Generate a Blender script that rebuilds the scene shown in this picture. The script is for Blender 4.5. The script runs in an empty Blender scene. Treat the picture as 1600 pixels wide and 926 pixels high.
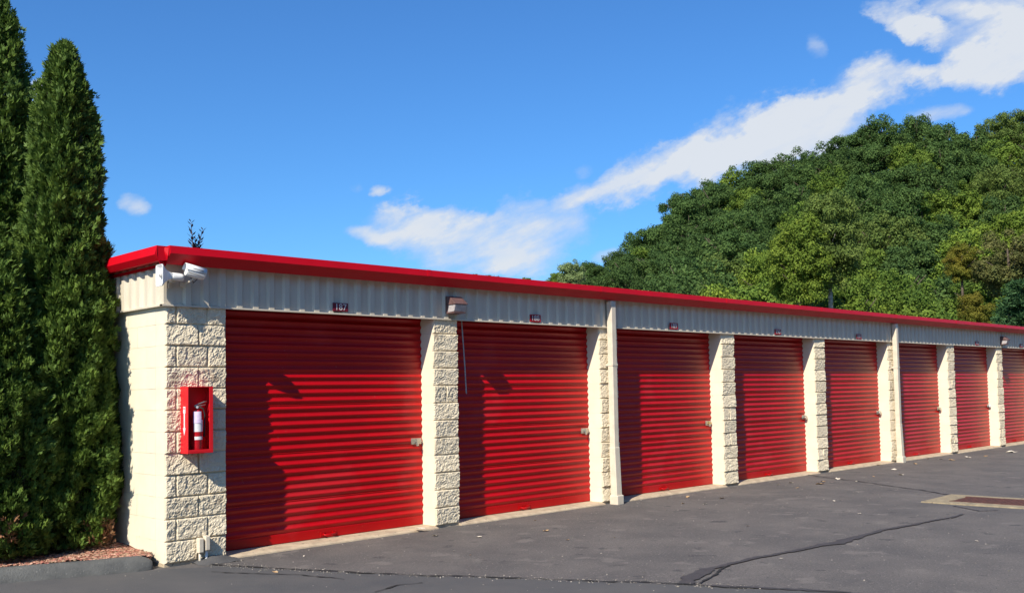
import bpy, bmesh, math, random
import numpy as np
from mathutils import Vector, Matrix, noise, Euler
S = bpy.context.scene
COL = S.collection
random.seed(7)
RNG = np.random.default_rng(11)
PI = math.pi

# ------------------------------------------------------------------ camera
CAM = np.array([-4.1212, -8.8412, 1.5746])
YAW, PITCH, ROLL, FPX, PY = .7771, .0547, -.0179, 1532.52, 526.86
fw = np.array([math.sin(YAW)*math.cos(PITCH), math.cos(YAW)*math.cos(PITCH), math.sin(PITCH)])
rt0 = np.array([math.cos(YAW), -math.sin(YAW), 0.]); up0 = np.cross(rt0, fw)
rt = rt0*math.cos(ROLL)+up0*math.sin(ROLL); up = -rt0*math.sin(ROLL)+up0*math.cos(ROLL)
cd = bpy.data.cameras.new('camera'); cam = bpy.data.objects.new('camera', cd); COL.objects.link(cam)
M = Matrix([[rt[i], up[i], -fw[i], CAM[i]] for i in range(3)]+[[0, 0, 0, 1]])
cam.matrix_world = M
cd.sensor_width = 36; cd.lens = FPX*36/1600; cd.shift_y = (PY-463)/1600
cd.clip_start = .05; cd.clip_end = 4000
S.camera = cam
def ray(x, y): return fw+rt*(x-800)/FPX-up*(y-PY)/FPX      # survey helper: a bearing measured in the photograph
def hit(x, y, ax, v):
    d = ray(x, y); t = (v-CAM[ax])/d[ax]; return CAM+d*t

# ------------------------------------------------------------------ light
SUN_EL = math.radians(39.7)
SD = Vector((.9366*math.cos(SUN_EL), .3504*math.cos(SUN_EL), -math.sin(SUN_EL)))   # travel direction
sl = bpy.data.lights.new('sun', 'SUN'); sl.energy = 5.0; sl.angle = math.radians(.5); sl.color = (1, .92, .78)
so = bpy.data.objects.new('sun', sl); COL.objects.link(so)
so.rotation_euler = SD.to_track_quat('-Z', 'Y').to_euler(); so.location = (-20, -8, 20)
S.view_settings.view_transform = 'Standard'; S.view_settings.look = 'None'
S.view_settings.exposure = .42; S.view_settings.gamma = 1

W = bpy.data.worlds.new('World'); S.world = W; W.use_nodes = True
nt = W.node_tree; nt.nodes.clear()
def N(t, tree=None, **k):
    n = (tree or nt).nodes.new(t)
    for a, b in k.items(): setattr(n, a, b)
    return n
def mth(op, a, b=None, c=None, clamp=False):
    n = N('ShaderNodeMath', operation=op, use_clamp=clamp)
    for i, s in enumerate((a, b, c)):
        if s is None: continue
        if isinstance(s, (int, float)): n.inputs[i].default_value = s
        else: nt.links.new(s, n.inputs[i])
    return n.outputs[0]
sky = N('ShaderNodeTexSky', sky_type='NISHITA', sun_disc=False, sun_elevation=SUN_EL,
        sun_rotation=math.atan2(-.9366, -.3504) % (2*PI), altitude=120, air_density=1.15, dust_density=.35, ozone_density=3.2)
hsv = N('ShaderNodeHueSaturation'); hsv.inputs['Saturation'].default_value = 1.0
tint = N('ShaderNodeMix', data_type='RGBA', blend_type='MULTIPLY'); tint.inputs[0].default_value = 1; tint.inputs[7].default_value = (.60, 1.18, 1.82, 1)
nt.links.new(sky.outputs[0], tint.inputs[6]); nt.links.new(tint.outputs[2], hsv.inputs['Color'])
bg = N('ShaderNodeBackground'); bg.inputs[1].default_value = .064
nt.links.new(hsv.outputs[0], bg.inputs[0])
tc = N('ShaderNodeTexCoord')
def dot(v):
    n = N('ShaderNodeVectorMath', operation='DOT_PRODUCT'); nt.links.new(tc.outputs['Generated'], n.inputs[0]); n.inputs[1].default_value = v; return n.outputs['Value']
Fv = (math.sin(YAW), math.cos(YAW), 0); Rv = (math.cos(YAW), -math.sin(YAW), 0)   # north-east bearing of the cloud bank
df = dot(Fv); dfc = mth('MAXIMUM', df, .05)
u = mth('DIVIDE', dot(Rv), dfc); v = mth('DIVIDE', dot((0, 0, 1)), dfc)
def noise_uv(su, sv, rot, scale, detail, rough=.6, off=0):
    cu, su_ = math.cos(rot), math.sin(rot)
    a = mth('MULTIPLY', mth('ADD', mth('MULTIPLY', u, cu), mth('MULTIPLY', v, su_)), su)
    b = mth('MULTIPLY', mth('SUBTRACT', mth('MULTIPLY', v, cu), mth('MULTIPLY', u, su_)), sv)
    c = N('ShaderNodeCombineXYZ'); nt.links.new(a, c.inputs[0]); nt.links.new(b, c.inputs[1]); c.inputs[2].default_value = off
    t = N('ShaderNodeTexNoise'); t.inputs['Scale'].default_value = scale; t.inputs['Detail'].default_value = detail; t.inputs['Roughness'].default_value = rough
    nt.links.new(c.outputs[0], t.inputs['Vector']); return t.outputs['Fac']
n1 = noise_uv(1, 1.0, 0, 10, 8, .62, 3); n2 = noise_uv(1, 1.6, .38, 10, 8, .62, 8)
uw = mth('ADD', u, mth('MULTIPLY', mth('SUBTRACT', n1, .5), .12)); vw = mth('ADD', v, mth('MULTIPLY', mth('SUBTRACT', n2, .5), .10))
def uvp(x, y):
    d = ray(x, y); f_ = d[0]*Fv[0]+d[1]*Fv[1]; return (d[0]*Rv[0]+d[1]*Rv[1])/f_, d[2]/f_
blobs = [  # bearing x, y, end x, y, half width, strength
 (1090, 245, 1290, 185, 44, 1.15), (960, 285, 1130, 240, 34, 1.1), (1230, 190, 1420, 115, 34, 1.1), (860, 315, 1010, 290, 28, 1.0), (1190, 225, 1330, 205, 50, 1.0),
 (610, 362, 830, 392, 36, .85), (545, 366, 640, 378, 12, .9), (620, 350, 720, 352, 22, .8), (740, 375, 900, 362, 34, .8), (700, 410, 880, 415, 26, .7), (780, 330, 880, 310, 20, .7),
 (1490, 72, 1640, 72, 44, .80), (1480, 108, 1620, 85, 26, .85), (1395, 122, 1500, 92, 18, .85), (1390, 15, 1470, 55, 20, 1.0), (1520, 8, 1640, 30, 32, .85), (1440, 5, 1540, 20, 15, .8), (1420, 180, 1505, 172, 12, .8),
 (190, 316, 232, 321, 13, 1.0), (588, 297, 606, 297, 9, .95), (553, 292, 562, 286, 8, .35), (1264, 70, 1278, 70, 13, .5), (900, 268, 918, 262, 9, .5), (52, 145, 66, 150, 18, 1), (940, 400, 990, 392, 12, .7), (1300, 125, 1345, 110, 14, .35), (1620, 55, 1800, -40, 60, .9)]
dens = None
for (x0, y0, x1, y1, hw, st) in blobs:
    a = uvp(x0, y0); b = uvp(x1, y1); mu, mv = (a[0]+b[0])/2, (a[1]+b[1])/2
    ang = math.atan2(b[1]-a[1], b[0]-a[0]); A = math.hypot(b[0]-a[0], b[1]-a[1])/2+hw/FPX; B = hw/FPX*1.4
    du = mth('SUBTRACT', uw if hw > 15 else mth('ADD', u, mth('MULTIPLY', mth('SUBTRACT', n1, .5), .06)), mu); dv = mth('SUBTRACT', vw if hw > 15 else mth('ADD', v, mth('MULTIPLY', mth('SUBTRACT', n2, .5), .035)), mv)
    c_, s_ = math.cos(ang), math.sin(ang)
    X = mth('DIVIDE', mth('ADD', mth('MULTIPLY', du, c_), mth('MULTIPLY', dv, s_)), A*1.1)
    Y = mth('DIVIDE', mth('SUBTRACT', mth('MULTIPLY', dv, c_), mth('MULTIPLY', du, s_)), B*1.1)
    q = mth('ADD', mth('POWER', mth('ABSOLUTE', X), 2.6), mth('POWER', mth('ABSOLUTE', Y), 2))
    m_ = mth('MULTIPLY', mth('SUBTRACT', 1, q, clamp=True), st)
    dens = m_ if dens is None else mth('ADD', mth('MAXIMUM', dens, m_), mth('MULTIPLY', mth('MINIMUM', dens, m_), .4))
n3 = noise_uv(.8, 2.2, .38, 16, 7, .62, 1); n4 = noise_uv(.6, 1.6, .38, 6, 3, .5, 5)
dd = mth('ADD', mth('MULTIPLY', dens, 1.25), mth('ADD', mth('MULTIPLY', mth('SUBTRACT', n3, .5), 1.5), mth('MULTIPLY', mth('SUBTRACT', n4, .5), .7)))
dd = mth('MULTIPLY', mth('SUBTRACT', dd, .10), .80, clamp=True)
dd = mth('MULTIPLY', dd, mth('MULTIPLY', dens, 2.0, clamp=True), clamp=True)
dd = mth('MULTIPLY', mth('MULTIPLY', dd, mth('ADD', .55, mth('MULTIPLY', mth('ADD', n3, n4), .42)), clamp=True), .95)
# the same scattered cloud goes on round the rest of the sky
n5 = N('ShaderNodeTexNoise'); n5.inputs['Scale'].default_value = 2.6; n5.inputs['Detail'].default_value = 7; n5.inputs['Roughness'].default_value = .6
mp = N('ShaderNodeMapping'); mp.inputs['Scale'].default_value = (1, 1, 2.6); nt.links.new(tc.outputs['Generated'], mp.inputs[0]); nt.links.new(mp.outputs[0], n5.inputs['Vector'])
oth = mth('MULTIPLY', mth('SUBTRACT', n5.outputs['Fac'], .66), 3, clamp=True)
oth = mth('MULTIPLY', oth, mth('MULTIPLY', mth('SUBTRACT', .55, df), 4, clamp=True))
dd = mth('MULTIPLY', mth('MAXIMUM', mth('MULTIPLY', dd, mth('MULTIPLY', df, 5, clamp=True)), oth), mth('MULTIPLY', dot((0, 0, 1)), 30, clamp=True))
cl = N('ShaderNodeBackground'); cl.inputs[1].default_value = .62
cr = N('ShaderNodeMix', data_type='RGBA'); cr.inputs[6].default_value = (.50, .68, 1, 1); cr.inputs[7].default_value = (.93, .97, 1.02, 1)
nt.links.new(dd, cr.inputs[0]); nt.links.new(cr.outputs[2], cl.inputs[0])
mx = N('ShaderNodeMixShader'); nt.links.new(dd, mx.inputs[0]); nt.links.new(bg.outputs[0], mx.inputs[1]); nt.links.new(cl.outputs[0], mx.inputs[2])
wo = N('ShaderNodeOutputWorld'); nt.links.new(mx.outputs[0], wo.inputs[0])
S.cycles.max_bounces = 6; S.cycles.transparent_max_bounces = 8

# ------------------------------------------------------------------ materials
def mat(name, c1, rough=.6, c2=None, sc=6., bump=0., bsc=60., metal=0., spec=.5, detail=5., lo=.35, hi=.65, stretch=(1, 1, 1), rnd=0., coat=0., speck=None, trans=0., attr=False, spots=None):
    m = bpy.data.materials.new(name); m.use_nodes = True; t = m.node_tree; nd = t.nodes; L = t.links
    b = nd['Principled BSDF']; b.inputs['Base Color'].default_value = (*c1, 1); b.inputs['Roughness'].default_value = rough
    b.inputs['Metallic'].default_value = metal; b.inputs['Specular IOR Level'].default_value = spec; b.inputs['Coat Weight'].default_value = coat
    g = N('ShaderNodeNewGeometry', t); mp = N('ShaderNodeMapping', t); mp.inputs['Scale'].default_value = stretch; L.new(g.outputs['Position'], mp.inputs[0]); pos = mp.outputs[0]
    cur = None
    if c2 is None: c2 = tuple(x*.88 for x in c1)
    n = N('ShaderNodeTexNoise', t); n.inputs['Scale'].default_value = sc; n.inputs['Detail'].default_value = detail; n.inputs['Roughness'].default_value = .62; L.new(pos, n.inputs['Vector'])
    r = N('ShaderNodeMapRange', t); r.inputs[1].default_value = lo; r.inputs[2].default_value = hi; L.new(n.outputs['Fac'], r.inputs[0])
    x = N('ShaderNodeMix', t, data_type='RGBA'); x.inputs[6].default_value = (*c1, 1); x.inputs[7].default_value = (*c2, 1); L.new(r.outputs[0], x.inputs[0]); cur = x.outputs[2]
    for sp in (speck or []):
        colr, scl, thr, = sp[:3]
        vo = N('ShaderNodeTexNoise', t); vo.inputs['Scale'].default_value = scl; vo.inputs['Detail'].default_value = 2 if len(sp) < 4 else sp[3]; L.new(g.outputs['Position'], vo.inputs['Vector'])
        rr = N('ShaderNodeMapRange', t); rr.inputs[1].default_value = thr; rr.inputs[2].default_value = thr+.06; L.new(vo.outputs['Fac'], rr.inputs[0])
        y = N('ShaderNodeMix', t, data_type='RGBA'); L.new(rr.outputs[0], y.inputs[0]); L.new(cur, y.inputs[6]); y.inputs[7].default_value = (*colr, 1); cur = y.outputs[2]
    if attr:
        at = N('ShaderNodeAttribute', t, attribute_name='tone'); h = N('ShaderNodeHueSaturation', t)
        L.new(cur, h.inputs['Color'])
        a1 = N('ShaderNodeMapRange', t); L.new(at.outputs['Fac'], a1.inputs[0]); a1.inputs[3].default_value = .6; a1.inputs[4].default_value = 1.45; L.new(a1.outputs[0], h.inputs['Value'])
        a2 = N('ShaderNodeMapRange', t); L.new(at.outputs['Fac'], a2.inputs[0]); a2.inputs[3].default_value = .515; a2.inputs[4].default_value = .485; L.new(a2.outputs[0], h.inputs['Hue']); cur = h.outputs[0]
    if rnd:
        oi = N('ShaderNodeObjectInfo', t); h = N('ShaderNodeHueSaturation', t); L.new(cur, h.inputs['Color'])
        a1 = N('ShaderNodeMapRange', t); L.new(oi.outputs['Random'], a1.inputs[0]); a1.inputs[3].default_value = 1-rnd; a1.inputs[4].default_value = 1+rnd; L.new(a1.outputs[0], h.inputs['Value']); cur = h.outputs[0]
    L.new(cur, b.inputs['Base Color'])
    if bump:
        n = N('ShaderNodeTexNoise', t); n.inputs['Scale'].default_value = bsc; n.inputs['Detail'].default_value = 6; n.inputs['Roughness'].default_value = .65; L.new(g.outputs['Position'], n.inputs['Vector'])
        bp = N('ShaderNodeBump', t); bp.inputs['Strength'].default_value = 1; bp.inputs['Distance'].default_value = bump; L.new(n.outputs['Fac'], bp.inputs['Height']); L.new(bp.outputs[0], b.inputs['Normal'])
    if trans:
        tr = N('ShaderNodeBsdfTranslucent', t); L.new(cur, tr.inputs[0]); ms = N('ShaderNodeMixShader', t); ms.inputs[0].default_value = trans
        L.new(b.outputs[0], ms.inputs[1]); L.new(tr.outputs[0], ms.inputs[2]); L.new(ms.outputs[0], nd['Material Output'].inputs[0])
    return m
M_ = {}
M_['asphalt'] = mat('asphalt', (.142, .128, .118), .88, (.104, .096, .092), 1.1, .006, 140, spec=.3, detail=8, lo=.38, hi=.62,
    speck=[((.165, .148, .135), 2.6, .60, 9), ((.072, .068, .068), 3.4, .63, 9), ((.21, .19, .17), 48, .62), ((.05, .048, .05), 60, .62), ((.36, .33, .28), 30, .74, 1)])
M_['asphalt_old'] = mat('asphalt_old', (.110, .105, .102), .9, (.082, .082, .085), 1.2, .008, 110, spec=.3, detail=8, speck=[((.12, .115, .11), 60, .66), ((.25, .23, .2), 24, .77, 1)])
M_['tar'] = mat('tar', (.045, .040, .041), .8, (.065, .058, .058), 14, .006, 60)
M_['crack'] = mat('crack', (.012, .011, .011), .95, (.03, .028, .026), 20)
M_['kerb'] = mat('kerb', (.115, .117, .112), .9, (.07, .072, .072), 5, .012, 70, speck=[((.16, .16, .15), 60, .66)])
M_['concrete'] = mat('concrete', (.56, .45, .31), .85, (.38, .30, .21), 7, .004, 90, speck=[((.16, .13, .1), 20, .66)])
M_['frame_concrete'] = mat('frame_concrete', (.36, .29, .18), .9, (.22, .18, .12), 9, .008, 60, speck=[((.12, .09, .06), 30, .64)])
M_['rust'] = mat('rust', (.13, .045, .03), .9, (.07, .028, .022), 14, .004, 90)
M_['block'] = mat('painted_block', (.79, .685, .505), .75, (.70, .60, .43), 9, .007, 130, spec=.3, rnd=.07, speck=[((.50, .41, .29), 5, .62, 7)])
M_['block_smooth'] = mat('painted_smooth_block', (.80, .72, .55), .6, (.74, .655, .50), 3.5, .0015, 70, spec=.3, rnd=.015, speck=[((.62, .52, .38), 6, .70, 6)])
M_['joint'] = mat('painted_joint', (.74, .65, .50), .8, None, 9, .002, 90)
M_['clad'] = mat('painted_steel', (.66, .60, .48), .45, (.58, .52, .41), 5, .0006, 30, spec=.45, stretch=(1, 1, .3))
M_['trimc'] = mat('cream_trim', (.70, .62, .49), .45, (.6, .53, .42), 8)
M_['fascia'] = mat('red_fascia', (.56, .002, .012), .45, (.49, .002, .010), 3, .004, 1.8, spec=.22)
M_['door'] = mat('red_door', (.47, .001, .003), .38, (.41, .001, .003), 2.2, .004, 1.6, spec=.32, rnd=.05, stretch=(1, 1, .4), speck=[((.40, .05, .04), 34, .70, 5), ((.46, .010, .012), 1.1, .60, 9)])
M_['cab'] = mat('cabinet_red', (.72, .012, .02), .4, (.66, .01, .015), 8)
M_['ext'] = mat('extinguisher_red', (.55, .01, .02), .25, None, 8, coat=.4)
M_['white'] = mat('white_plastic', (.78, .78, .77), .5, (.66, .66, .65), 14)
M_['lilac'] = mat('label_lilac', (.66, .5, .74), .5, (.76, .68, .8), 60)
M_['sign'] = mat('sign_red', (.17, .006, .02), .5)
M_['signedge'] = mat('sign_letters', (.72, .68, .66), .5)
M_['steel'] = mat('galvanised', (.55, .53, .48), .38, (.4, .38, .34), 40, metal=.85)
M_['brass'] = mat('brass', (.6, .45, .2), .35, None, 30, metal=.8)
M_['dark'] = mat('dark_gap', (.02, .018, .017), .8)
M_['bronze'] = mat('bronze_paint', (.16, .09, .085), .5, (.11, .06, .055), 14)
M_['lens'] = mat('prismatic_glass', (.5, .46, .45), .2, (.36, .33, .33), 30, .002, 60, spec=.6)
M_['grey'] = mat('grey_plastic', (.45, .44, .43), .45, (.3, .3, .3), 22)
M_['mulch'] = mat('mulch', (.26, .11, .07), .9, (.14, .06, .04), 30, .02, 50, rnd=.1, speck=[((.45, .3, .22), 60, .62)])
M_['chip'] = mat('bark_chip', (.30, .12, .08), .85, (.48, .32, .22), 22, lo=.45, hi=.6, attr=True)
M_['soil'] = mat('soil', (.09, .075, .045), .95, (.04, .06, .02), 1.2, .05, 6)
M_['grassg'] = mat('grass_ground', (.07, .10, .03), .95, (.10, .10, .05), .7, .03, 30)
M_['roof'] = mat('roof_membrane', (.30, .30, .29), .8, (.22, .22, .22), 2)
M_['bark'] = mat('bark', (.12, .09, .065), .9, (.07, .05, .04), 9, .02, 25, stretch=(1, 1, .3))
M_['palebark'] = mat('pale_bark', (.50, .47, .42), .8, (.22, .19, .16), 7, stretch=(1, 1, 2))
M_['leaf_tan'] = mat('dry_leaf', (.38, .22, .10), .8, (.5, .36, .2), 50)
M_['paper'] = mat('pale_scrap', (.72, .66, .56), .8, (.5, .42, .32), 60)
M_['pebble'] = mat('grit', (.34, .30, .25), .9, (.12, .11, .1), 60, attr=True)
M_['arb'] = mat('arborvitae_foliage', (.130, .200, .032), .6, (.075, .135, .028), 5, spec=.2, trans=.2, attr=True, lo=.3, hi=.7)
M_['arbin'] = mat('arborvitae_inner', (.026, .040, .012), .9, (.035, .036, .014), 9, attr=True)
M_['arbdead'] = mat('arborvitae_brown', (.30, .14, .06), .85, (.18, .09, .04), 9, attr=True)
def fol(name, a, b, tr=.22): M_[name] = mat(name, a, .7, b, .55, spec=.1, trans=tr, attr=True, rnd=.13, lo=.3, hi=.7)
fol('fol_dark', (.080, .135, .034), (.050, .096, .028))
fol('fol_mid', (.135, .200, .030), (.090, .155, .028))
fol('fol_lime', (.165, .225, .030), (.105, .170, .026))
fol('fol_olive', (.125, .170, .040), (.085, .135, .030))
fol('fol_brown', (.14, .125, .045), (.085, .115, .030))
fol('fol_gold', (.20, .165, .025), (.11, .15, .022))
fol('fol_pine', (.060, .125, .045), (.040, .090, .036))
fol('fol_pale', (.26, .32, .13), (.15, .22, .08))
fol('fol_purple', (.045, .03, .05), (.03, .03, .03), .1)

# ------------------------------------------------------------------ mesh helpers
class MB:
    def __init__(s): s.v = []; s.f = []; s.sm = []
    def add(s, vs, fs, sm=False):
        o = len(s.v); s.v += [tuple(x) for x in vs]; s.f += [tuple(i+o for i in f) for f in fs]; s.sm += [sm]*len(fs); return s
    def box(s, x0, y0, z0, x1, y1, z1):
        return s.add([(x0, y0, z0), (x1, y0, z0), (x1, y1, z0), (x0, y1, z0), (x0, y0, z1), (x1, y0, z1), (x1, y1, z1), (x0, y1, z1)],
              [(0, 3, 2, 1), (4, 5, 6, 7), (0, 1, 5, 4), (1, 2, 6, 5), (2, 3, 7, 6), (3, 0, 4, 7)])
    def prism(s, prof, x0, x1, axis='x', sm=False, caps=True):     # closed profile list of (a,b) swept along an axis
        n = len(prof)
        P = (lambda t, a, b: (t, a, b)) if axis == 'x' else ((lambda t, a, b: (a, t, b)) if axis == 'y' else (lambda t, a, b: (a, b, t)))
        vs = [P(x0, a, b) for a, b in prof]+[P(x1, a, b) for a, b in prof]
        fs = [(i, (i+1) % n, n+(i+1) % n, n+i) for i in range(n)]
        s.add(vs, fs, sm)
        if caps: s.f += [tuple(range(len(s.v)-2*n, len(s.v)-n))[::-1], tuple(range(len(s.v)-n, len(s.v)))]; s.sm += [False]*2
        return s
    def tube(s, pts, rs, n=10, caps=True, sm=True):
        pts = [Vector(p) for p in pts]; k = len(pts)
        if isinstance(rs, (int, float)): rs = [rs]*k
        d0 = (pts[1]-pts[0]).normalized(); a = d0.orthogonal().normalized(); vs = []
        for i, p in enumerate(pts):
            d = (pts[min(i+1, k-1)]-pts[max(i-1, 0)]).normalized(); a = (a-d*a.dot(d)).normalized(); b = d.cross(a)
            for j in range(n):
                t = 2*PI*j/n; vs.append(p+(a*math.cos(t)+b*math.sin(t))*rs[i])
        fs = [(i*n+j, i*n+(j+1) % n, (i+1)*n+(j+1) % n, (i+1)*n+j) for i in range(k-1) for j in range(n)]
        o = len(s.v); s.add(vs, fs, sm)
        if caps: s.f += [tuple(o+j for j in range(n))[::-1], tuple(o+(k-1)*n+j for j in range(n))]; s.sm += [False]*2
        return s
    def mesh(s, name, m):
        me = bpy.data.meshes.new(name); me.from_pydata(s.v, [], s.f); me.polygons.foreach_set('use_smooth', s.sm); me.update()
        bm = bmesh.new(); bm.from_mesh(me); bmesh.ops.recalc_face_normals(bm, faces=bm.faces); bm.to_mesh(me); bm.free()
        for x in (m if isinstance(m, list) else [m]): me.materials.append(x)
        return me
def link(name, me, parent=None, loc=(0, 0, 0), rot=(0, 0, 0), sc=(1, 1, 1)):
    o = bpy.data.objects.new(name, me); COL.objects.link(o); o.parent = parent; o.location = loc; o.rotation_euler = rot; o.scale = sc; return o
def obj(name, mb, m, parent=None, loc=(0, 0, 0), rot=(0, 0, 0), bev=0., seg=2):
    o = link(name, mb.mesh(name, m), parent, loc, rot)
    if bev:
        b = o.modifiers.new('bevel', 'BEVEL'); b.width = bev; b.segments = seg; b.limit_method = 'ANGLE'; b.angle_limit = math.radians(35)
    return o
def tag(o, label=None, cat=None, group=None, kind=None):
    if label: o['label'] = label
    if cat: o['category'] = cat
    if group: o['group'] = group
    if kind: o['kind'] = kind
    return o
def thing(name, label, cat, loc=(0, 0, 0), rot=(0, 0, 0), group=None):
    return tag(link(name, None, None, loc, rot), label, cat, group)
def copy_tree(o, parent=None):
    c = o.copy(); COL.objects.link(c); c.parent = parent
    for ch in list(o.children): copy_tree(ch, c)
    return c
def fast_mesh(name, V, F, m, tone=None, smooth=False):     # V (n,3), F (k,4) or (k,3)
    me = bpy.data.meshes.new(name); k, w = F.shape
    me.vertices.add(len(V)); me.vertices.foreach_set('co', np.ascontiguousarray(V, dtype=np.float32).ravel())
    me.loops.add(k*w); me.loops.foreach_set('vertex_index', np.ascontiguousarray(F, dtype=np.int32).ravel())
    me.polygons.add(k); me.polygons.foreach_set('loop_start', np.arange(k, dtype=np.int32)*w)
    if smooth: me.polygons.foreach_set('use_smooth', np.ones(k, dtype=bool))
    me.update(calc_edges=True)
    if tone is not None:
        a = me.attributes.new('tone', 'FLOAT', 'FACE'); a.data.foreach_set('value', tone.astype(np.float32))
    me.materials.append(m); return me
def text_mesh(txt, size, depth, m):
    c = bpy.data.curves.new('lettering', 'FONT'); c.body = txt; c.size = size; c.extrude = depth; c.align_x = 'CENTER'; c.align_y = 'CENTER'; c.space_character = 1.05
    o = bpy.data.objects.new('tmp', c); COL.objects.link(o); bpy.context.view_layer.update()
    me = bpy.data.meshes.new_from_object(o.evaluated_get(bpy.context.evaluated_depsgraph_get())); bpy.data.objects.remove(o)
    me.materials.clear(); me.materials.append(m); return me

# ------------------------------------------------------------------ ground
g = MB(); g.add([(-600, -600, -.03), (1500, -600, -.03), (1500, 1500, -.03), (-600, 1500, -.03)], [(0, 1, 2, 3)])
tag(obj('ground', g, M_['grassg']), kind='structure')
def lotz(x, y): return .010*noise.noise(Vector((x*.35, y*.35, 0)))*min(1, max(0, -y-.3))
nx, ny = 110, 60
xs = np.concatenate([np.linspace(-30, -4, 10), np.linspace(-3.6, 16, 80), np.linspace(17, 80, 20)]); ys = np.concatenate([np.linspace(-60, -10, 8), np.linspace(-9.7, .32, 50)])
V = np.array([(x, y, lotz(x, y)) for y in ys for x in xs]); nxx = len(xs)
F = np.array([(j*nxx+i, j*nxx+i+1, (j+1)*nxx+i+1, (j+1)*nxx+i) for j in range(len(ys)-1) for i in range(nxx-1)])
tag(link('asphalt', fast_mesh('asphalt', V, F, M_['asphalt'], smooth=True)), kind='structure')
for nm, (x0, x1, y0, y1) in {'back_lawn': (-1.6, 80, 8.3, 30)}.items():
    g = MB(); g.add([(x0, y0, -.02), (x1, y0, -.02), (x1, y1, -.02), (x0, y1, -.02)], [(0, 1, 2, 3)]); tag(obj(nm, g, M_['soil']), kind='structure')
def drape(x, y, dz=.004): return (x, y, lotz(x, y)+dz)
# older paving on the near side of the seam
pa = [hit(x, y, 2, 0) for x, y in ((330, 884), (420, 888), (520, 893), (640, 899), (760, 902), (880, 907), (1000, 911), (1100, 916))]
far = [(-.4, -.42), (-1.2, -.2), (-3.2, .4)]
g = MB(); top = [(-9, 2.9), (-1.3, .32), (-.3, -.02), (-.02, -.10), (.25, -.30)]+[(p[0], p[1]) for p in pa]+[(2.9, -5.1), (3.6, -6.4)]
dirv = (pa[-1][:2]-pa[0][:2]); dirv = dirv/np.linalg.norm(dirv); nrm = np.array([-dirv[1], dirv[0]])
if nrm[0] > 0: nrm = -nrm
vs = []; K = 22
for i, p in enumerate(top):
    for k in range(K): q = np.array(p)+nrm*k*.45; vs.append(drape(q[0], q[1], .0045))
g.add(vs, [(i*K+k, (i+1)*K+k, (i+1)*K+k+1, i*K+k+1) for i in range(len(top)-1) for k in range(K-1)], True)
tag(obj('asphalt_strip', g, M_['asphalt_old']), kind='structure')
def ribbon(name, pts, w, m, dz, jit=.35, seed=0, step=.05):
    r = random.Random(seed); P = [Vector((p[0], p[1], 0)) for p in pts]; out = []
    for a, b in zip(P[:-1], P[1:]):
        n = max(2, int((b-a).length/step))
        for i in range(n): out.append(a.lerp(b, i/n))
    out.append(P[-1]); vs = []; n = len(out)
    for i, p in enumerate(out):
        d = (out[min(i+1, n-1)]-out[max(i-1, 0)]).normalized(); s = Vector((-d.y, d.x, 0))
        f = i/(n-1); ww = (w(f) if callable(w) else w)*(1+jit*r.uniform(-1, 1)); off = noise.noise(Vector((i*.17, seed, 0)))*.035+r.uniform(-.006, .006)
        for sg in (-1, 1): q = p+s*(off+sg*ww/2); vs.append(drape(q.x, q.y, dz))
    g = MB(); g.add(vs, [(2*i, 2*i+1, 2*i+3, 2*i+2) for i in range(n-1)]); return tag(obj(name, g, m), kind='structure')
pxw = lambda L: [hit(x, y, 2, 0) for x, y in L]
ribbon('asphalt_crack', pxw([(1072, 914), (1080, 903), (1105, 891), (1150, 880), (1200, 868), (1250, 859), (1285, 851), (1310, 848), (1340, 838), (1380, 828), (1420, 821), (1455, 814), (1490, 808), (1505, 803)]), lambda f: .13 if f < .12 else (.06+.07*math.exp(-((f-.5)/.08)**2) if f < .8 else .04), M_['tar'], .009, .3, 3)
ribbon('asphalt_crack', pxw([(1090, 914), (1108, 905), (1128, 890), (1140, 884)]), .02, M_['crack'], .010, .6, 4)
ribbon('asphalt_crack', pxw([(1262, 742), (1300, 747), (1340, 752), (1395, 760), (1440, 766), (1488, 774)]), .035, M_['tar'], .009, .4, 5)
ribbon('asphalt_crack', pxw([(1490, 790), (1530, 798), (1560, 797)]), .03, M_['tar'], .009, .4, 6)
ribbon('asphalt_seam', pxw([(330, 882), (420, 888), (520, 893), (640, 899), (760, 902), (880, 907), (1000, 911), (1100, 916), (1180, 921)]), .035, M_['crack'], .011, .7, 7)
ribbon('asphalt_crack', pxw([(586, 926), (600, 921), (620, 915), (660, 911)]), .022, M_['crack'], .011, .7, 8)
ribbon('asphalt_crack', pxw([(330, 894), (400, 897), (470, 899), (540, 905)]), .018, M_['crack'], .012, .7, 9)
ribbon('asphalt_seam', pxw([(1100, 916), (1250, 923), (1330, 927)]), .05, M_['tar'], .011, .5, 10)
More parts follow.
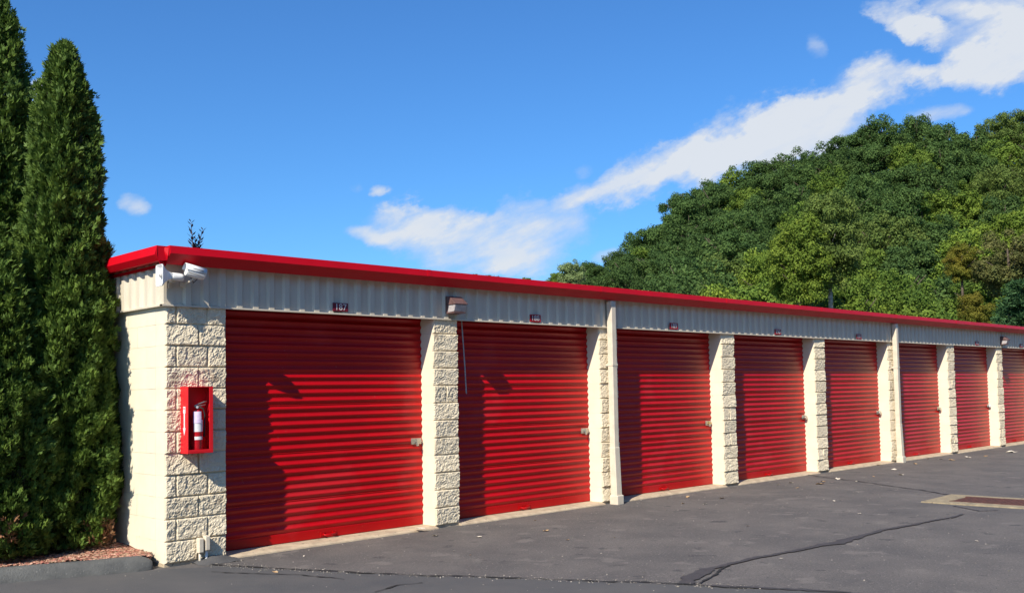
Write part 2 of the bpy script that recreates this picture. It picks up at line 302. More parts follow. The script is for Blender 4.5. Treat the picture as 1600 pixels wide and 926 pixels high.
# grit along the seam and specks over the lot
def scatter_chips(name, pts, smin, smax, m, flat=.5, seed=1, asp=1.5):
    r = np.random.default_rng(seed); n = len(pts); base = np.array([(-1, -1, -1), (1, -1, -1), (1, 1, -1), (-1, 1, -1), (-1, -1, 1), (1, -1, 1), (1, 1, 1), (-1, 1, 1)])*.5
    fc = np.array([(4, 5, 6, 7), (0, 1, 5, 4), (1, 2, 6, 5), (2, 3, 7, 6), (3, 0, 4, 7)])
    s = r.uniform(smin, smax, n)[:, None]*np.stack([r.uniform(1, asp, n), r.uniform(.6, 1, n), r.uniform(flat*.6, flat, n)], 1)
    v = base[None]*s[:, None]*r.uniform(.7, 1.2, (n, 8, 1)); a = r.uniform(0, 2*PI, n); t = r.normal(0, .25, n)
    y, z = v[..., 1]*np.cos(t)[:, None]-v[..., 2]*np.sin(t)[:, None], v[..., 1]*np.sin(t)[:, None]+v[..., 2]*np.cos(t)[:, None]
    x = v[..., 0]; X = x*np.cos(a)[:, None]-y*np.sin(a)[:, None]; Y = x*np.sin(a)[:, None]+y*np.cos(a)[:, None]
    v = np.stack([X, Y, z], -1)+np.array(pts)[:, None, :]
    Fc = (fc[None]+np.arange(n)[:, None, None]*8).reshape(-1, 4)
    return link(name, fast_mesh(name, v.reshape(-1, 3), Fc, m, np.repeat(r.random(n), 5)))
seam = pxw([(330, 882), (420, 888), (520, 893), (640, 899), (760, 902), (880, 907), (1000, 911), (1100, 916), (1180, 921)]); pts = []
for i in range(480):
    k = random.randrange(len(seam)-1); p = seam[k]+(seam[k+1]-seam[k])*random.random()+np.array([random.gauss(0, .05), random.gauss(0, .05), 0]); pts.append(drape(p[0], p[1], .008))
for i in range(260): x = random.uniform(.5, 16); y = -abs(random.gauss(0, .22))-.06; pts.append(drape(x, y, .005))
for i in range(420): x = random.uniform(-1.2, 11); y = random.uniform(-6, -.1); pts.append(drape(x, y, .005))
tag(scatter_chips('grit', pts, .004, .011, M_['pebble'], .7, 5), 'loose pale grit and crumbs on the asphalt', 'grit', kind='stuff')
# catch basin
cb = thing('catch_basin', 'rusty storm drain grate set in a pale concrete collar in the asphalt', 'drain', (9.56, -4.02, .006), (0, 0, math.radians(2)))
co = MB(); x0, x1, y0, y1 = -.56, .54, -.82, .80; a0, a1, b0, b1 = -.33, .33, -.56, .52
co.box(x0, y0, -.02, a0, y1, .008); co.box(a1, y0, -.02, x1, y1, .008); co.box(a0, y0, -.02, a1, b0, .0078); co.box(a0, b1, -.02, a1, y1, .0078)
obj('collar', co, M_['frame_concrete'], cb, bev=.006)
obj('pit', MB().box(a0, b0, -.018, a1, b1, -.009), M_['dark'], cb)
gf = MB(); gf.box(a0+.002, b0+.002, -.005, a0+.04, b1-.002, .012); gf.box(a1-.04, b0+.002, -.005, a1-.002, b1-.002, .012)
obj('grate_frame', gf, M_['rust'], cb)
bar = MB().box(-.288, -.02, -.004, .288, .02, .010).mesh('grate_bar', M_['rust'])
for i in range(19): link('grate_bar', bar, cb, (0, b0+.045+i*.0545, 0))

# ------------------------------------------------------------------ bed and kerb on the left
KA, KB = np.array([-.12, -.03]), np.array([-8., 2.7]); kd = (KB-KA)/np.linalg.norm(KB-KA); kn = np.array([-kd[1], kd[0]])
if kn[1] < 0: kn = -kn
prof = [(-.03, -.02), (-.015, .035), (.01, .085), (.045, .118), (.09, .126), (.14, .118), (.16, .06), (.16, -.02)]
kb = MB(); n = 90; vs = []
for i in range(n+1):
    f = i/n; d = f**1.6*8.2; e = min(1, (d/.13)**.5) if d < .13 else 1
    for j, (a, z) in enumerate(prof):
        w = noise.noise(Vector((d*1.3, j*.4, 2)))*.012+noise.noise(Vector((d*9, j, 5)))*.004
        aa = .065+(a-.065)*(.35+.65*e)+w; p = KA+kd*d+kn*aa; vs.append((p[0], p[1], -.02+(z+.02)*(.55+.45*e)+w*.5))
m_ = len(prof); kb.add(vs, [(i*m_+j, i*m_+j+1, (i+1)*m_+j+1, (i+1)*m_+j) for i in range(n) for j in range(m_-1)], True); kb.add(vs[:m_], [tuple(range(m_))])
tag(obj('kerb', kb, M_['kerb']), kind='structure')
bed = MB(); vs = []; nd_, nw = 60, 34
def bedpt(d, w): p = KA+kd*d+kn*(.13+w); return p
def bedz(x, y): return .115+.035*noise.noise(Vector((x*1.5, y*1.5, 0)))+.01*noise.noise(Vector((x*9, y*9, 3)))
for i in range(nd_+1):
    for j in range(nw+1):
        p = bedpt(i/nd_*8.2, (j/nw)**1.5*6); z = bedz(p[0], p[1])
        if j == 0: z = .09
        vs.append((min(p[0], -.002+.0*z), p[1], z))
bed.add(vs, [(i*(nw+1)+j, (i+1)*(nw+1)+j, (i+1)*(nw+1)+j+1, i*(nw+1)+j+1) for i in range(nd_) for j in range(nw)], True)
tag(obj('mulch_bed', bed, M_['mulch']), kind='structure')
pts = []
while len(pts) < 9000:
    p = bedpt(abs(random.gauss(0, 1.3)), random.random()**1.3*1.7)
    if p[0] < -.02: pts.append((p[0], p[1], bedz(p[0], p[1])+random.uniform(0, .012)))
tag(scatter_chips('bark_chips', pts, .008, .022, M_['chip'], .35, 9, 2.2), 'reddish bark chips spread over the bed beside the wall', 'mulch', kind='stuff')

# ------------------------------------------------------------------ building
PITCHX, L2, PW, W1, REC = 2.9897, 3.2678, .380, .6243, .228
BX1 = L2+8*PITCHX+PW+.0; BY1 = 8.0; CH, BASE = .2032, .03; ZL = 2.43
B = thing('storage_building', 'long low self storage building with red roller doors and cream block pillars', 'building')
L_ = lambda k: L2+(k-2)*PITCHX
def block_mesh(w, h, d, seed, amp=.014):
    nx, nz = max(7, int(w/.0115)), 17; j = .002; vs = []; r = random.Random(seed)
    off = Vector((seed*3.7, seed*1.3, 0)); tl = (r.uniform(-.02, .02), r.uniform(-.02, .02))
    for b in range(nz+1):
        for a in range(nx+1):
            x = j+(w-2*j)*a/nx; z = j+(h-2*j)*b/nz
            e = min(x-j, w-j-x, h-j-z, z-j); k = min(1, max(0, e)/.012)**.8
            n = noise.fractal(Vector((x*24, z*24, 0))+off, .7, 2.1, 4)
            c = noise.noise(Vector((x*70, z*70, 7))+off)
            y = -k*(.010+amp*(.5+.55*n)+.007*c+tl[0]*(x/w-.5)+tl[1]*(z/h-.5))+.004*(1-k)
            vs.append((x+.003*c*k, min(y, .004), z))
    q = lambda a, b: b*(nx+1)+a; o = len(vs)
    vs += [(j, d, j), (w-j, d, j), (w-j, d, h-j), (j, d, h-j)]
    fs = [(q(a, b), q(a+1, b), q(a+1, b+1), q(a, b+1)) for a in range(nx) for b in range(nz)]
    sm = [False]*len(fs)
    fs += [tuple([o]+[q(a, 0) for a in range(nx+1)][::1]+[o+1])[::-1], tuple([o+3]+[q(a, nz) for a in range(nx+1)]+[o+2]),
           tuple([o]+[q(0, b) for b in range(nz+1)]+[o+3]), tuple([o+1]+[q(nx, b) for b in range(nz+1)]+[o+2])[::-1], (o, o+1, o+2, o+3)]
    me = bpy.data.meshes.new('block'); me.from_pydata(vs, [], fs); me.materials.append(M_['block']); me.materials.append(M_['block_smooth'])
    mi = [0]*(nx*nz)+[1]*5; me.polygons.foreach_set('material_index', mi); me.update(); return me
full = [block_mesh(PW, CH, .30, 20+i) for i in range(7)]
half = [block_mesh(PW/2, CH, .30, 40+i) for i in range(3)]
cA = [[block_mesh(w*W1/.61, CH, .19, 60+3*i+q) for q, w in enumerate((.107, .310, .193))] for i in range(3)]
cB = [[block_mesh(w*W1/.61, CH, .19, 80+3*i+q) for q, w in enumerate((.325, .285))] for i in range(3)]
cp = link('corner_pillar', MB().box(.003, .007, .0, W1-.004, .33, 2.6).mesh('corner_pillar', M_['joint']), B)
for c in range(12):
    x = 0
    row = (cA if c % 2 else cB)[(c//2) % 3]
    for me in row:
        link('block', me, cp, (x, 0, BASE+c*CH)); x += me.vertices[0].co.x*0+max(v_.co.x for v_ in me.vertices[-4:])+.003
obj('base_course', MB().box(.002, .004, -.02, W1-.002, .3, BASE+.001), M_['concrete'], cp)
for k in range(2, 11):
    lx = L_(k); p = link('pillar', MB().box(lx+.003, .007, .0, lx+PW-.004, .45, 2.6).mesh('pillar', M_['joint']), B)
    for c in range(12):
        if random.random() < .16 and c % 2:
            link('block', random.choice(half), p, (lx, 0, BASE+c*CH)); link('block', random.choice(half), p, (lx+PW/2, 0, BASE+c*CH))
        else: link('block', random.choice(full), p, (lx, 0, BASE+c*CH))
    obj('base_course', MB().box(lx+.002, .003, -.02, lx+PW-.002, .3, BASE+.001), M_['concrete'], p)
# left end wall of ground-face blocks
sw = link('side_wall', MB().box(.003, .195, 0, .30, BY1-.01, 2.6).mesh('side_wall', M_['joint']), B)
sb = MB().box(0, .001, .001, .15, .4064-.001, CH-.0015).mesh('block', M_['block_smooth'])
sb2 = MB().box(0, .001, .001, .15, .2032-.001, CH-.0015).mesh('block', M_['block_smooth'])
for c in range(12):
    y = .1895
    if c % 2: link('block', sb2, sw, (0, y, BASE+c*CH)); y += .2032
    for i in range(6):
        o = link('block', sb, sw, (random.uniform(-.0012, .0012), y, BASE+c*CH)); bv = None; y += .4064
obj('plain_blockwork', MB().box(.004, 2.65, 0, .2, BY1, 2.6), M_['block_smooth'], sw)
# roof slab, back wall
obj('roof', MB().box(.02, .02, 2.62, BX1+.1, BY1+.1, 2.90), M_['roof'], B)
obj('back_wall', MB().box(.3, BY1-.2, 0, BX1, BY1-.02, 2.61), M_['block_smooth'], B)
obj('end_wall', MB().box(BX1-.1, .3, 0, BX1+.1, BY1-.2, 2.61), M_['block_smooth'], B)
# metal wall cladding over the doors, one sheet per 0.9 m, five ribs each
RB, PANY, RIBY = .18, -.014, -.040
def clad_mesh():
    pr = []
    for i in range(5):
        s = i*RB; pr += [(s, PANY), (s+.085, PANY), (s+.105, RIBY), (s+.160, RIBY), (s+.18-.0001, PANY)]
    z0, z1 = 2.445, 2.86; vs = [(x, y, z0) for x, y in pr]+[(x, y, z1) for x, y in pr]; n = len(pr)
    vs += [(x, y+.004, z0) for x, y in pr]+[(x, y+.004, z1) for x, y in pr]
    g = MB(); g.add(vs, [(i, i+1, n+i+1, n+i) for i in range(n-1)]+[(2*n+i, 2*n+i+1, 3*n+i+1, 3*n+i) for i in range(n-1)]); return g.mesh('cladding_sheet', M_['clad'])
cm = clad_mesh(); cl_ = link('cladding', MB().box(.05, .0, 2.46, BX1, .012, 2.63).mesh('cladding', M_['clad']), B)
n_s = int((BX1-.08)/.9)
for i in range(n_s+1): link('cladding_sheet', cm, cl_, (.085+i*.9, 0, 0))
for i in range(8): link('cladding_sheet', cm, cl_, (0, .985+.9*i, 0), (0, 0, -PI/2))
obj('corner_trim', MB().box(-.0185, -.0185, 2.445, .085, .0, 2.86).box(-.0183, -.0, 2.445, 0, .085, 2.86), M_['clad'], B)
ld = MB(); ld.prism([(-.046, 2.430), (-.046, 2.446), (.004, 2.452), (.004, 2.430)], .0-.046, BX1, 'x')
obj('sill_trim', ld, M_['trimc'], B)
ld = MB(); ld.prism([(-.046, 2.4301), (-.046, 2.4461), (.0, 2.452), (.0, 2.4301)], -.0459, BY1, 'y')
obj('sill_trim', ld, M_['trimc'], B)
# door head behind the sill trim
for k in range(1, 10):
    xa = W1 if k == 1 else L_(k)+PW; xb = L_(k+1)
    obj('door_head', MB().box(xa+.001, .006, 2.456, xb-.001, .40, 2.60), M_['dark'], B)
# fascia: eave trim with crease, front and left end
def fas(o0, o1, ztop, zc, zb): return [(-o0, ztop), (-o1, zc), (-.135, zb), (-.02, zb+.012), (-.02, ztop-.05), (.15, ztop-.03), (.15, ztop-.001)]
pr = fas(.215, .225, 2.976, 2.903, 2.812)
seams = [-.05, 3.05, 6.1, 9.15, 12.2, 15.25, 18.3, 21.35, 24.4, BX1+.1]
for a, b in zip(seams[:-1], seams[1:]): obj('eave_trim', MB().prism(pr, a, b-.003, 'x'), M_['fascia'], B)
pl = fas(.155, .175, 2.972, 2.885, 2.832); pl = [(a if a < -.03 else a, b) for a, b in pl]
ls = [-.17, 2.9, 5.9, BY1+.1]
for a, b in zip(ls[:-1], ls[1:]): obj('eave_trim', MB().prism(pl, a, b-.003, 'y'), M_['fascia'], B)
for a in seams[1:-1]: obj('joint_cover', MB().prism([(p-.003, q_+(.002 if i < 3 else 0)) for i, (p, q_) in enumerate(pr[:3])]+[(p+.012, q_) for p, q_ in pr[:3][::-1]], a-.03, a+.03, 'x'), M_['fascia'], B)
obj('eave_strip', MB().prism([(-.048, 2.795), (-.048, 2.826), (-.018, 2.829), (-.018, 2.80)], -.04, BY1, 'y'), M_['fascia'], B)
# bent corner flap between the two trims
cf = MB(); cf.add([(-.155, -.172, 2.965), (-.16, -.176, 2.885), (-.12, -.165, 2.80), (-.075, -.14, 2.80), (-.09, -.15, 2.90), (-.10, -.15, 2.962), (-.055, -.2, 2.955), (-.06, -.2, 2.88), (-.05, -.13, 2.79)],
       [(0, 1, 4, 5), (1, 2, 3, 4), (5, 4, 7, 6), (4, 3, 8, 7)])
o = obj('corner_flap', cf, M_['fascia'], B); sm_ = o.modifiers.new('thickness', 'SOLIDIFY'); sm_.thickness = .004

# roller doors
SP = .0835; zb = .135; NS = 28
def slat_mesh(lap):
    n = 12; pr = []
    for i in range(n+1):
        t = i/n; pr.append((REC-.0095+(-.0085)*math.sin(2*PI*t-PI/2)*(1 if True else 0)-.0015*math.cos(4*PI*t), SP*t))
    if lap: pr[-2] = (pr[-2][0]-.006, pr[-2][1]+.004); pr[-1] = (pr[-1][0], SP)
    vs = [(0, y, z) for y, z in pr]+[(1, y, z) for y, z in pr]; N_ = n+1
    me = MB().add(vs, [(i, N_+i, N_+i+1, i+1) for i in range(n)], not lap).mesh('slat', M_['door'])
    if lap: me.polygons.foreach_set('use_smooth', [i < n-2 for i in range(n)])
    return me
s0, s1 = slat_mesh(False), slat_mesh(True)
lk = ['plate', 'plate', 'plate', 'disc', 'disc', 'disc', 'disc', 'plate', 'plate']
for k in range(1, 10):
    xa = W1 if k == 1 else L_(k)+PW; xb = L_(k+1)
    D = link('roller_door', MB().box(xa+.002, REC+.02, .03, xb-.002, REC+.03, 2.46).mesh('roller_door', M_['door']), B)
    for i in range(NS): link('slat', s1 if i % 6 == (k*2+1) % 6 else s0, D, (xa-.001, 0, zb+i*SP), (0, 0, 0), (xb-xa+.002, 1, 1))
    obj('bottom_bar', MB().box(xa+.004, REC-.012, .036, xb-.004, REC+.018, zb), M_['door'], D, bev=.006)
    if True:
        xl = xb-.10 if lk[k-1] == 'plate' else xb-.055
        la = MB(); la.box(xl-.075, REC-.030, .975, xl+.075, REC-.018, 1.045); obj('latch', la, M_['steel'], D, bev=.004)
        lb = MB(); lb.box(xl-.03, REC-.044, .998, xl+.07, REC-.0305, 1.018).box(xl-.01, REC-.05, .982, xl+.012, REC-.031, 1.036)
        obj('latch_bolt', lb, M_['brass'] if k % 3 == 0 else M_['steel'], D, bev=.003)
        if lk[k-1] == 'disc': obj('disc_lock', MB().tube([(xl+.0, REC-.075, 1.0), (xl+.0, REC-.045, 1.0)], .036, 16), M_['white'] if k == 7 else M_['steel'], D, bev=.004)
        else: obj('padlock', MB().box(xl-.022, REC-.062, .955, xl+.012, REC-.046, .99), M_['steel'], D, bev=.005)
    xm = (xa+xb)/2
    h = MB(); h.tube([(xm-.07, REC-.015, .075), (xm-.07, REC-.05, .07), (xm+.07, REC-.05, .07), (xm+.07, REC-.015, .075)], .010, 8); h.box(xm-.10, REC-.02, .055, xm-.05, REC-.0125, .10); h.box(xm+.05, REC-.02, .055, xm+.10, REC-.0125, .10)
    obj('lift_handle', h, M_['door'], D)
    obj('threshold', MB().prism([(-.055, -.02), (-.045, .012), (-.01, .026), (.05, .030), (.32, .034), (.32, -.02)], xa-.01 if k > 1 else xa+.01, xb+.012, 'x'), M_['concrete'], B)
# rain downpipes
for xd in (6.375, 15.36, 24.3):
    d = MB(); d.box(xd, -.145, .74, xd+.10, -.052, 2.80)
    dn = obj('downspout', d, M_['trimc'], B, bev=.012, seg=3)
    lo = MB(); lo.add([(xd-.004, -.150, .78), (xd+.104, -.150, .78), (xd+.104, -.048, .78), (xd-.004, -.048, .78), (xd-.012, -.175, .12), (xd+.105, -.175, .12), (xd+.105, -.065, .12), (xd-.012, -.065, .12)], [(0, 1, 5, 4), (1, 2, 6, 5), (2, 3, 7, 6), (3, 0, 4, 7), (0, 3, 2, 1), (4, 5, 6, 7)])
    obj('lower_pipe', lo, M_['trimc'], dn, bev=.010, seg=3)
    obj('pipe_boot', MB().box(xd-.024, -.195, -.01, xd+.118, -.05, .125), M_['trimc'], dn, bev=.014, seg=3)
    obj('strap', MB().box(xd-.004, -.149, 1.9, xd+.104, -.02, 1.93), M_['trimc'], dn)

# ------------------------------------------------------------------ number plates
nums = {1: '187', 2: '188', 3: '189', 4: '190', 5: '191', 7: '193', 8: '194'}
ordn = ['first', 'second', 'third', 'fourth', 'fifth', 'sixth', 'seventh', 'eighth', 'ninth']
for k, t in nums.items():
    xa = W1 if k == 1 else L_(k)+PW; xm = (xa+L_(k+1))/2
    s = thing('number_plate', 'dark red number plate %s above the %s roller door' % (t, ordn[k-1]), 'sign', (xm, -.052, 2.508), group='door number plates')
    obj('plate', MB().box(-.098, 0, -.046, .098, .010, .046), M_['sign'], s, bev=.003)
    link('digits', text_mesh(t, .098, .001, M_['signedge']), s, (0, -.0015, -.002), (PI/2, 0, 0))
    if k > 1:
        bo = MB().box(-.098, -.0015, .038, .098, .0005, .046).box(-.098, -.0015, -.046, .098, .0005, -.038).box(-.098, -.0015, -.038, -.090, .0005, .038).box(.09, -.0015, -.038, .098, .0005, .038); obj('border', bo, M_['fascia'], s)
# ------------------------------------------------------------------ wall pack lights
def wallpack(x, z, label):
    t = thing('wall_light', label, 'light', (x, -.045, z), group='bronze wall lights under the eave')
    obj('back_box', MB().box(-.095, -.03, -.105, .095, .005, .105), M_['bronze'], t, bev=.006)
    h = MB(); h.prism([(-.03, .10), (-.065, .10), (-.175, .012), (-.175, .0), (-.03, .0)], -.1, .1, 'x'); obj('hood', h, M_['bronze'], t, bev=.004)
    l = MB(); l.prism([(-.03, -.002), (-.165, -.002), (-.135, -.082), (-.03, -.090)], -.088, .088, 'x'); obj('lens', l, M_['lens'], t, bev=.006)
    obj('lip', MB().box(-.092, -.145, -.102, .092, -.02, -.088), M_['bronze'], t, bev=.003)
    return t
wallpack(3.535, 2.605, 'bronze wall light with clear lens above the second pillar'); wallpack(21.52, 2.605, 'small wall light under the eave near the far right end')
# hanging weather strip at door 2
tag(obj('loose_strip', MB().add([(3.795, .085, 2.44), (3.812, .085, 2.44), (3.850, .10, 1.9), (3.866, .10, 1.9), (3.872, .105, 1.56), (3.89, .105, 1.55), (3.795, .089, 2.44), (3.812, .089, 2.44), (3.850, .104, 1.9), (3.866, .104, 1.9), (3.872, .109, 1.56), (3.89, .109, 1.55)],
   [(0, 1, 3, 2), (2, 3, 5, 4), (7, 6, 8, 9), (9, 8, 10, 11), (0, 2, 8, 6), (2, 4, 10, 8), (3, 1, 7, 9), (5, 3, 9, 11), (4, 5, 11, 10)]), M_['grey']), 'thin grey strip dangling in front of the second roller door', 'strip')

# ------------------------------------------------------------------ fire extinguisher cabinet
cx0, cx1, cz0, cz1, cdp = .150, .405, 1.045, 1.672, .165
cb = thing('extinguisher_cabinet', 'open red metal cabinet with white arrow on the corner pillar', 'cabinet', (cx0, -.03, cz0))
w, h, dp = cx1-cx0, cz1-cz0, cdp-.03; t_ = .008
obj('back_panel', MB().box(0, -.004, 0, w, .03, h), M_['cab'], cb)
def pan(vs): return MB().add(vs, [(0, 3, 2, 1), (4, 5, 6, 7), (0, 1, 5, 4), (1, 2, 6, 5), (2, 3, 7, 6), (3, 0, 4, 7)])
obj('side_panel', MB().box(0, -dp, 0, t_, -.0045, h), M_['cab'], cb, bev=.002); obj('side_panel', MB().box(w-t_, -dp, 0, w, -.0045, h), M_['cab'], cb, bev=.002)
obj('top_panel', MB().box(t_+.0005, -dp, h-t_, w-t_-.0005, -.0045, h-.0005), M_['cab'], cb, bev=.002); obj('bottom_panel', MB().box(t_+.0005, -dp, .0005, w-t_-.0005, -.0045, t_), M_['cab'], cb, bev=.002)
obj('front_lip', MB().box(t_+.001, -dp-.0005, t_+.0005, w-t_-.001, -dp+.006, .035).box(w-t_-.030, -dp-.0005, .036, w-t_-.001, -dp+.006, h-t_-.001), M_['cab'], cb, bev=.002)
ar = MB(); xa_ = -.0025
def lp(y, z): return [(xa_, y, z), (-.0003, y, z)]
A = [(-.088, .44), (-.045, .44), (-.045, .38), (-.056, .37), (-.056, .24), (-.040, .24), (-.0665, .17), (-.093, .24), (-.077, .24), (-.077, .37), (-.088, .38)]
ar.add([(xa_, y, z) for y, z in A]+[(-.0003, y, z) for y, z in A], [tuple(range(11)), tuple(range(11, 22))[::-1]]+[(i, (i+1) % 11, 11+(i+1) % 11, 11+i) for i in range(11)]); obj('arrow', ar, M_['white'], cb)
link('lettering', text_mesh('FIRE', .017, .0005, M_['cab']), cb, (xa_-.0008, -.0665, .42), (PI/2, 0, -PI/2))
ex = thing('fire_extinguisher', 'red fire extinguisher with white label hanging inside the cabinet', 'fire extinguisher', (cx0+w/2-.005, -.03-.075, cz0+.012))
R_ = .052
def lathe(prof, n=24): return MB().tube([(0, 0, z) for r, z in prof], [r for r, z in prof], n)
obj('cylinder', lathe([(R_*.8, 0), (R_, .012), (R_, .30), (R_*.97, .335), (R_*.72, .372), (.02, .392), (.018, .41)]), M_['ext'], ex)
def band(a0, a1, z0, z1, r=R_+.0012, n=10): 
    vs = [(r*math.cos(a0+(a1-a0)*i/n), r*math.sin(a0+(a1-a0)*i/n), z) for z in (z0, z1) for i in range(n+1)]; return MB().add(vs, [(i, i+1, n+2+i, n+1+i) for i in range(n)], True)
obj('label', band(-PI*.85, -PI*.25, .19, .30), M_['white'], ex); obj('tag', band(-PI*.86, -PI*.42, .27, .38, R_+.005), M_['lilac'], ex); obj('lower_label', band(-PI*.8, -PI*.3, .115, .145), M_['white'], ex)
hd = MB(); hd.box(-.016, -.016, .405, .016, .016, .435); obj('valve', hd, M_['steel'], ex, bev=.004)
hd = MB(); hd.tube([(-.035, -.01, .43), (0, -.01, .447), (.06, -.015, .468), (.085, -.02, .47)], .0065, 8); hd.tube([(-.03, -.012, .425), (.02, -.012, .432), (.075, -.02, .442)], .0055, 8); obj('lever', hd, M_['steel'], ex)
obj('hose', MB().tube([(.016, -.02, .42), (.045, -.03, .405), (.062, -.03, .35), (.064, -.02, .24), (.066, -.01, .14)], [.007, .007, .007, .008, .011], 8), M_['dark'], ex)
obj('gauge', MB().tube([(-.012, -.017, .42), (-.012, -.026, .42)], .012, 12), M_['white'], ex)
# ------------------------------------------------------------------ horn speaker and camera at the corner
hs = thing('horn_speaker', 'pale grey horn loudspeaker fixed under the eave at the building corner', 'speaker', (-.115, -.135, 2.70))
def rrect(x, hy, hz, n=5, k=.35):
    out = []; r = min(hy, hz)*k
    for cy, cz, a0 in ((hy-r, hz-r, 0), (-hy+r, hz-r, PI/2), (-hy+r, -hz+r, PI), (hy-r, -hz+r, 1.5*PI)):
        for i in range(n): a = a0+PI/2*i/(n-1); out.append((x, cy+r*math.cos(a), cz+r*math.sin(a)))
    return out
rings = [rrect(*a) for a in ((.025, .040, .070), (.000, .062, .094), (-.004, .068, .100), (.002, .070, .102), (.010, .068, .100), (.03, .052, .078), (.055, .038, .054), (.09, .030, .036), (.12, .028, .028))]
vs = [p for r in rings for p in r]; n = 20
hb = MB().add(vs, [(i*n+j, i*n+(j+1) % n, (i+1)*n+(j+1) % n, (i+1)*n+j) for i in range(len(rings)-1) for j in range(n)], True); hb.f.append(tuple(range(n))); hb.sm.append(False)
obj('bell', hb, M_['white'], hs)
obj('driver', MB().tube([(.118, 0, 0), (.125, 0, 0), (.20, 0, -.004), (.228, 0, -.006), (.232, 0, -.006)], [.031, .036, .036, .033, .026], 16), M_['white'], hs)
obj('phase_plug', MB().tube([(-.0, .0, .0), (.024, 0, 0)], [.014, .022], 12), M_['grey'], hs)
obj('bracket', MB().box(.14, .02, -.05, .17, .115, -.028).box(.14, .10, -.10, .17, .12, -.02), M_['trimc'], hs)
sc_ = thing('security_camera', 'pale grey camera housing tilted down beside the horn speaker', 'camera', (.205, -.215, 2.742), (math.radians(4), math.radians(13), math.radians(-8)))
obj('housing', MB().tube([(-.092, 0, 0), (-.088, 0, 0), (.06, 0, 0), (.082, 0, 0), (.09, 0, 0)], [.052, .056, .056, .050, .036], 20), M_['white'], sc_)
sh = MB(); nn = 10
vs = [(x, .062*math.cos(PI*i/nn), .062*math.sin(PI*i/nn)) for x in (-.115, .085) for i in range(nn+1)]; sh.add(vs, [(i, i+1, nn+2+i, nn+1+i) for i in range(nn)], True)
o = obj('sun_shield', sh, M_['white'], sc_); q = o.modifiers.new('thickness', 'SOLIDIFY'); q.thickness = .004
obj('slot', MB().box(-.05, -.0585, .020, .055, -.055, .027), M_['dark'], sc_)
obj('slot', MB().box(-.085, -.0590, -.022, .075, -.054, -.016), M_['grey'], sc_)
obj('arm', MB().tube([(.0, 0, -.05), (-.02, .03, -.09), (-.035, .10, -.11), (-.035, .19, -.10)], .010, 8), M_['trimc'], sc_)
obj('cable', MB().tube([(.05, .03, -.03), (.03, .09, -.09), (-.01, .15, -.02), (-.04, .19, .05)], .004, 6), M_['dark'], sc_)
obj('mount_plate', MB().box(-.07, .165, -.15, -.005, .185, -.06), M_['trimc'], sc_, bev=.004)
# outlet boxes at the foot of the pillar
for i, (x, lab) in enumerate(((.330, 'left'), (.395, 'right'))):
    e = thing('outlet_box', '%s one of two small cream electrical boxes at the foot of the corner pillar' % lab, 'electrical box', (x, -.028, .04 if i == 0 else .055), group='electrical boxes on the corner pillar')
    obj('box', MB().box(-.024, -.045, .06, .024, .01, .20), M_['trimc'], e, bev=.006)
    obj('cover', MB().box(-.021, -.053, .066, .021, -.0455, .194), M_['trimc'], e, bev=.004)
    obj('conduit', MB().tube([(0, -.018, -.06), (0, -.018, .06)], .013, 10), M_['white'] if i else M_['trimc'], e)
bm_ = MB(); vs = []      # patched asphalt hump by the boxes
for i in range(13):
    for j in range(9):
        a, b = i/12, j/8; x = .28+a*.42; y = -.22+b*.25; z = .055*math.sin(PI*a)**.8*min(1, (b)*2)+.012*noise.noise(Vector((x*12, y*12, 0))); vs.append((x, y, max(z, 0)+.002))
bm_.add(vs, [(i*9+j, (i+1)*9+j, (i+1)*9+j+1, i*9+j+1) for i in range(12) for j in range(8)], True)
tag(obj('asphalt_patch', bm_, M_['asphalt_old']), kind='structure')

# ------------------------------------------------------------------ litter
def leaf_mesh(seed):
    r = random.Random(seed); n = 8; vs = [(0, 0, .01)]
    for i in range(n): a = 2*PI*i/n; q = r.uniform(.6, 1.1)*(1.0 if i % 2 else .72); vs.append((q*math.cos(a)*.6, q*math.sin(a), .25*r.uniform(0, 1)))
    vs += [(x, y, z-.05) for x, y, z in vs]
    return MB().add(vs, [(0, i+1, (i+1) % n+1) for i in range(n)]+[(n+1, n+1+(i+1) % n+1, n+2+i) for i in range(n)]).mesh('leaf', M_['leaf_tan'])
lm = [leaf_mesh(i) for i in range(4)]; lp_ = []
for me in lm: c = me.copy(); c.materials.clear(); c.materials.append(M_['paper']); lp_.append(c)
def near(x):
    for k in range(1, 10):
        if x < L_(k+1)+PW: return ordn[k-1]
    return 'last'
LV = [(680, 836, 1, .045), (748, 838, 1, .035), (853, 828, 0, .035), (836, 812, 0, .02), (560, 838, 0, .02), (430, 893, 0, .03), (887, 842, 0, .02), (1074, 776, 0, .045), (1128, 778, 1, .05), (1102, 787, 1, .03), (1067, 786, 0, .03), (1043, 778, 1, .02), (1210, 747, 0, .05), (1216, 757, 1, .03), (1236, 754, 1, .04), (1246, 762, 0, .03), (1281, 756, 0, .07), (1286, 752, 0, .04), (1309, 748, 1, .05), (1338, 752, 1, .035), (1365, 744, 0, .03), (1397, 733, 1, .05), (1408, 741, 1, .05), (1487, 718, 0, .06), (1512, 714, 1, .07), (1581, 706, 1, .13), (1450, 716, 0, .04), (1470, 717, 1, .05), (1341, 729, 0, .06), (1372, 726, 0, .04), (1430, 724, 0, .05), (1540, 712, 0, .05), (1168, 821, 1, .02), (1343, 802, 1, .02), (1314, 781, 1, .02), (1220, 872, 1, .02), (1526, 844, 1, .02), (1303, 782, 1, .02), (500, 850, 0, .02), (735, 866, 0, .015), (960, 838, 0, .015), (475, 868, 1, .016)]
LT = {}
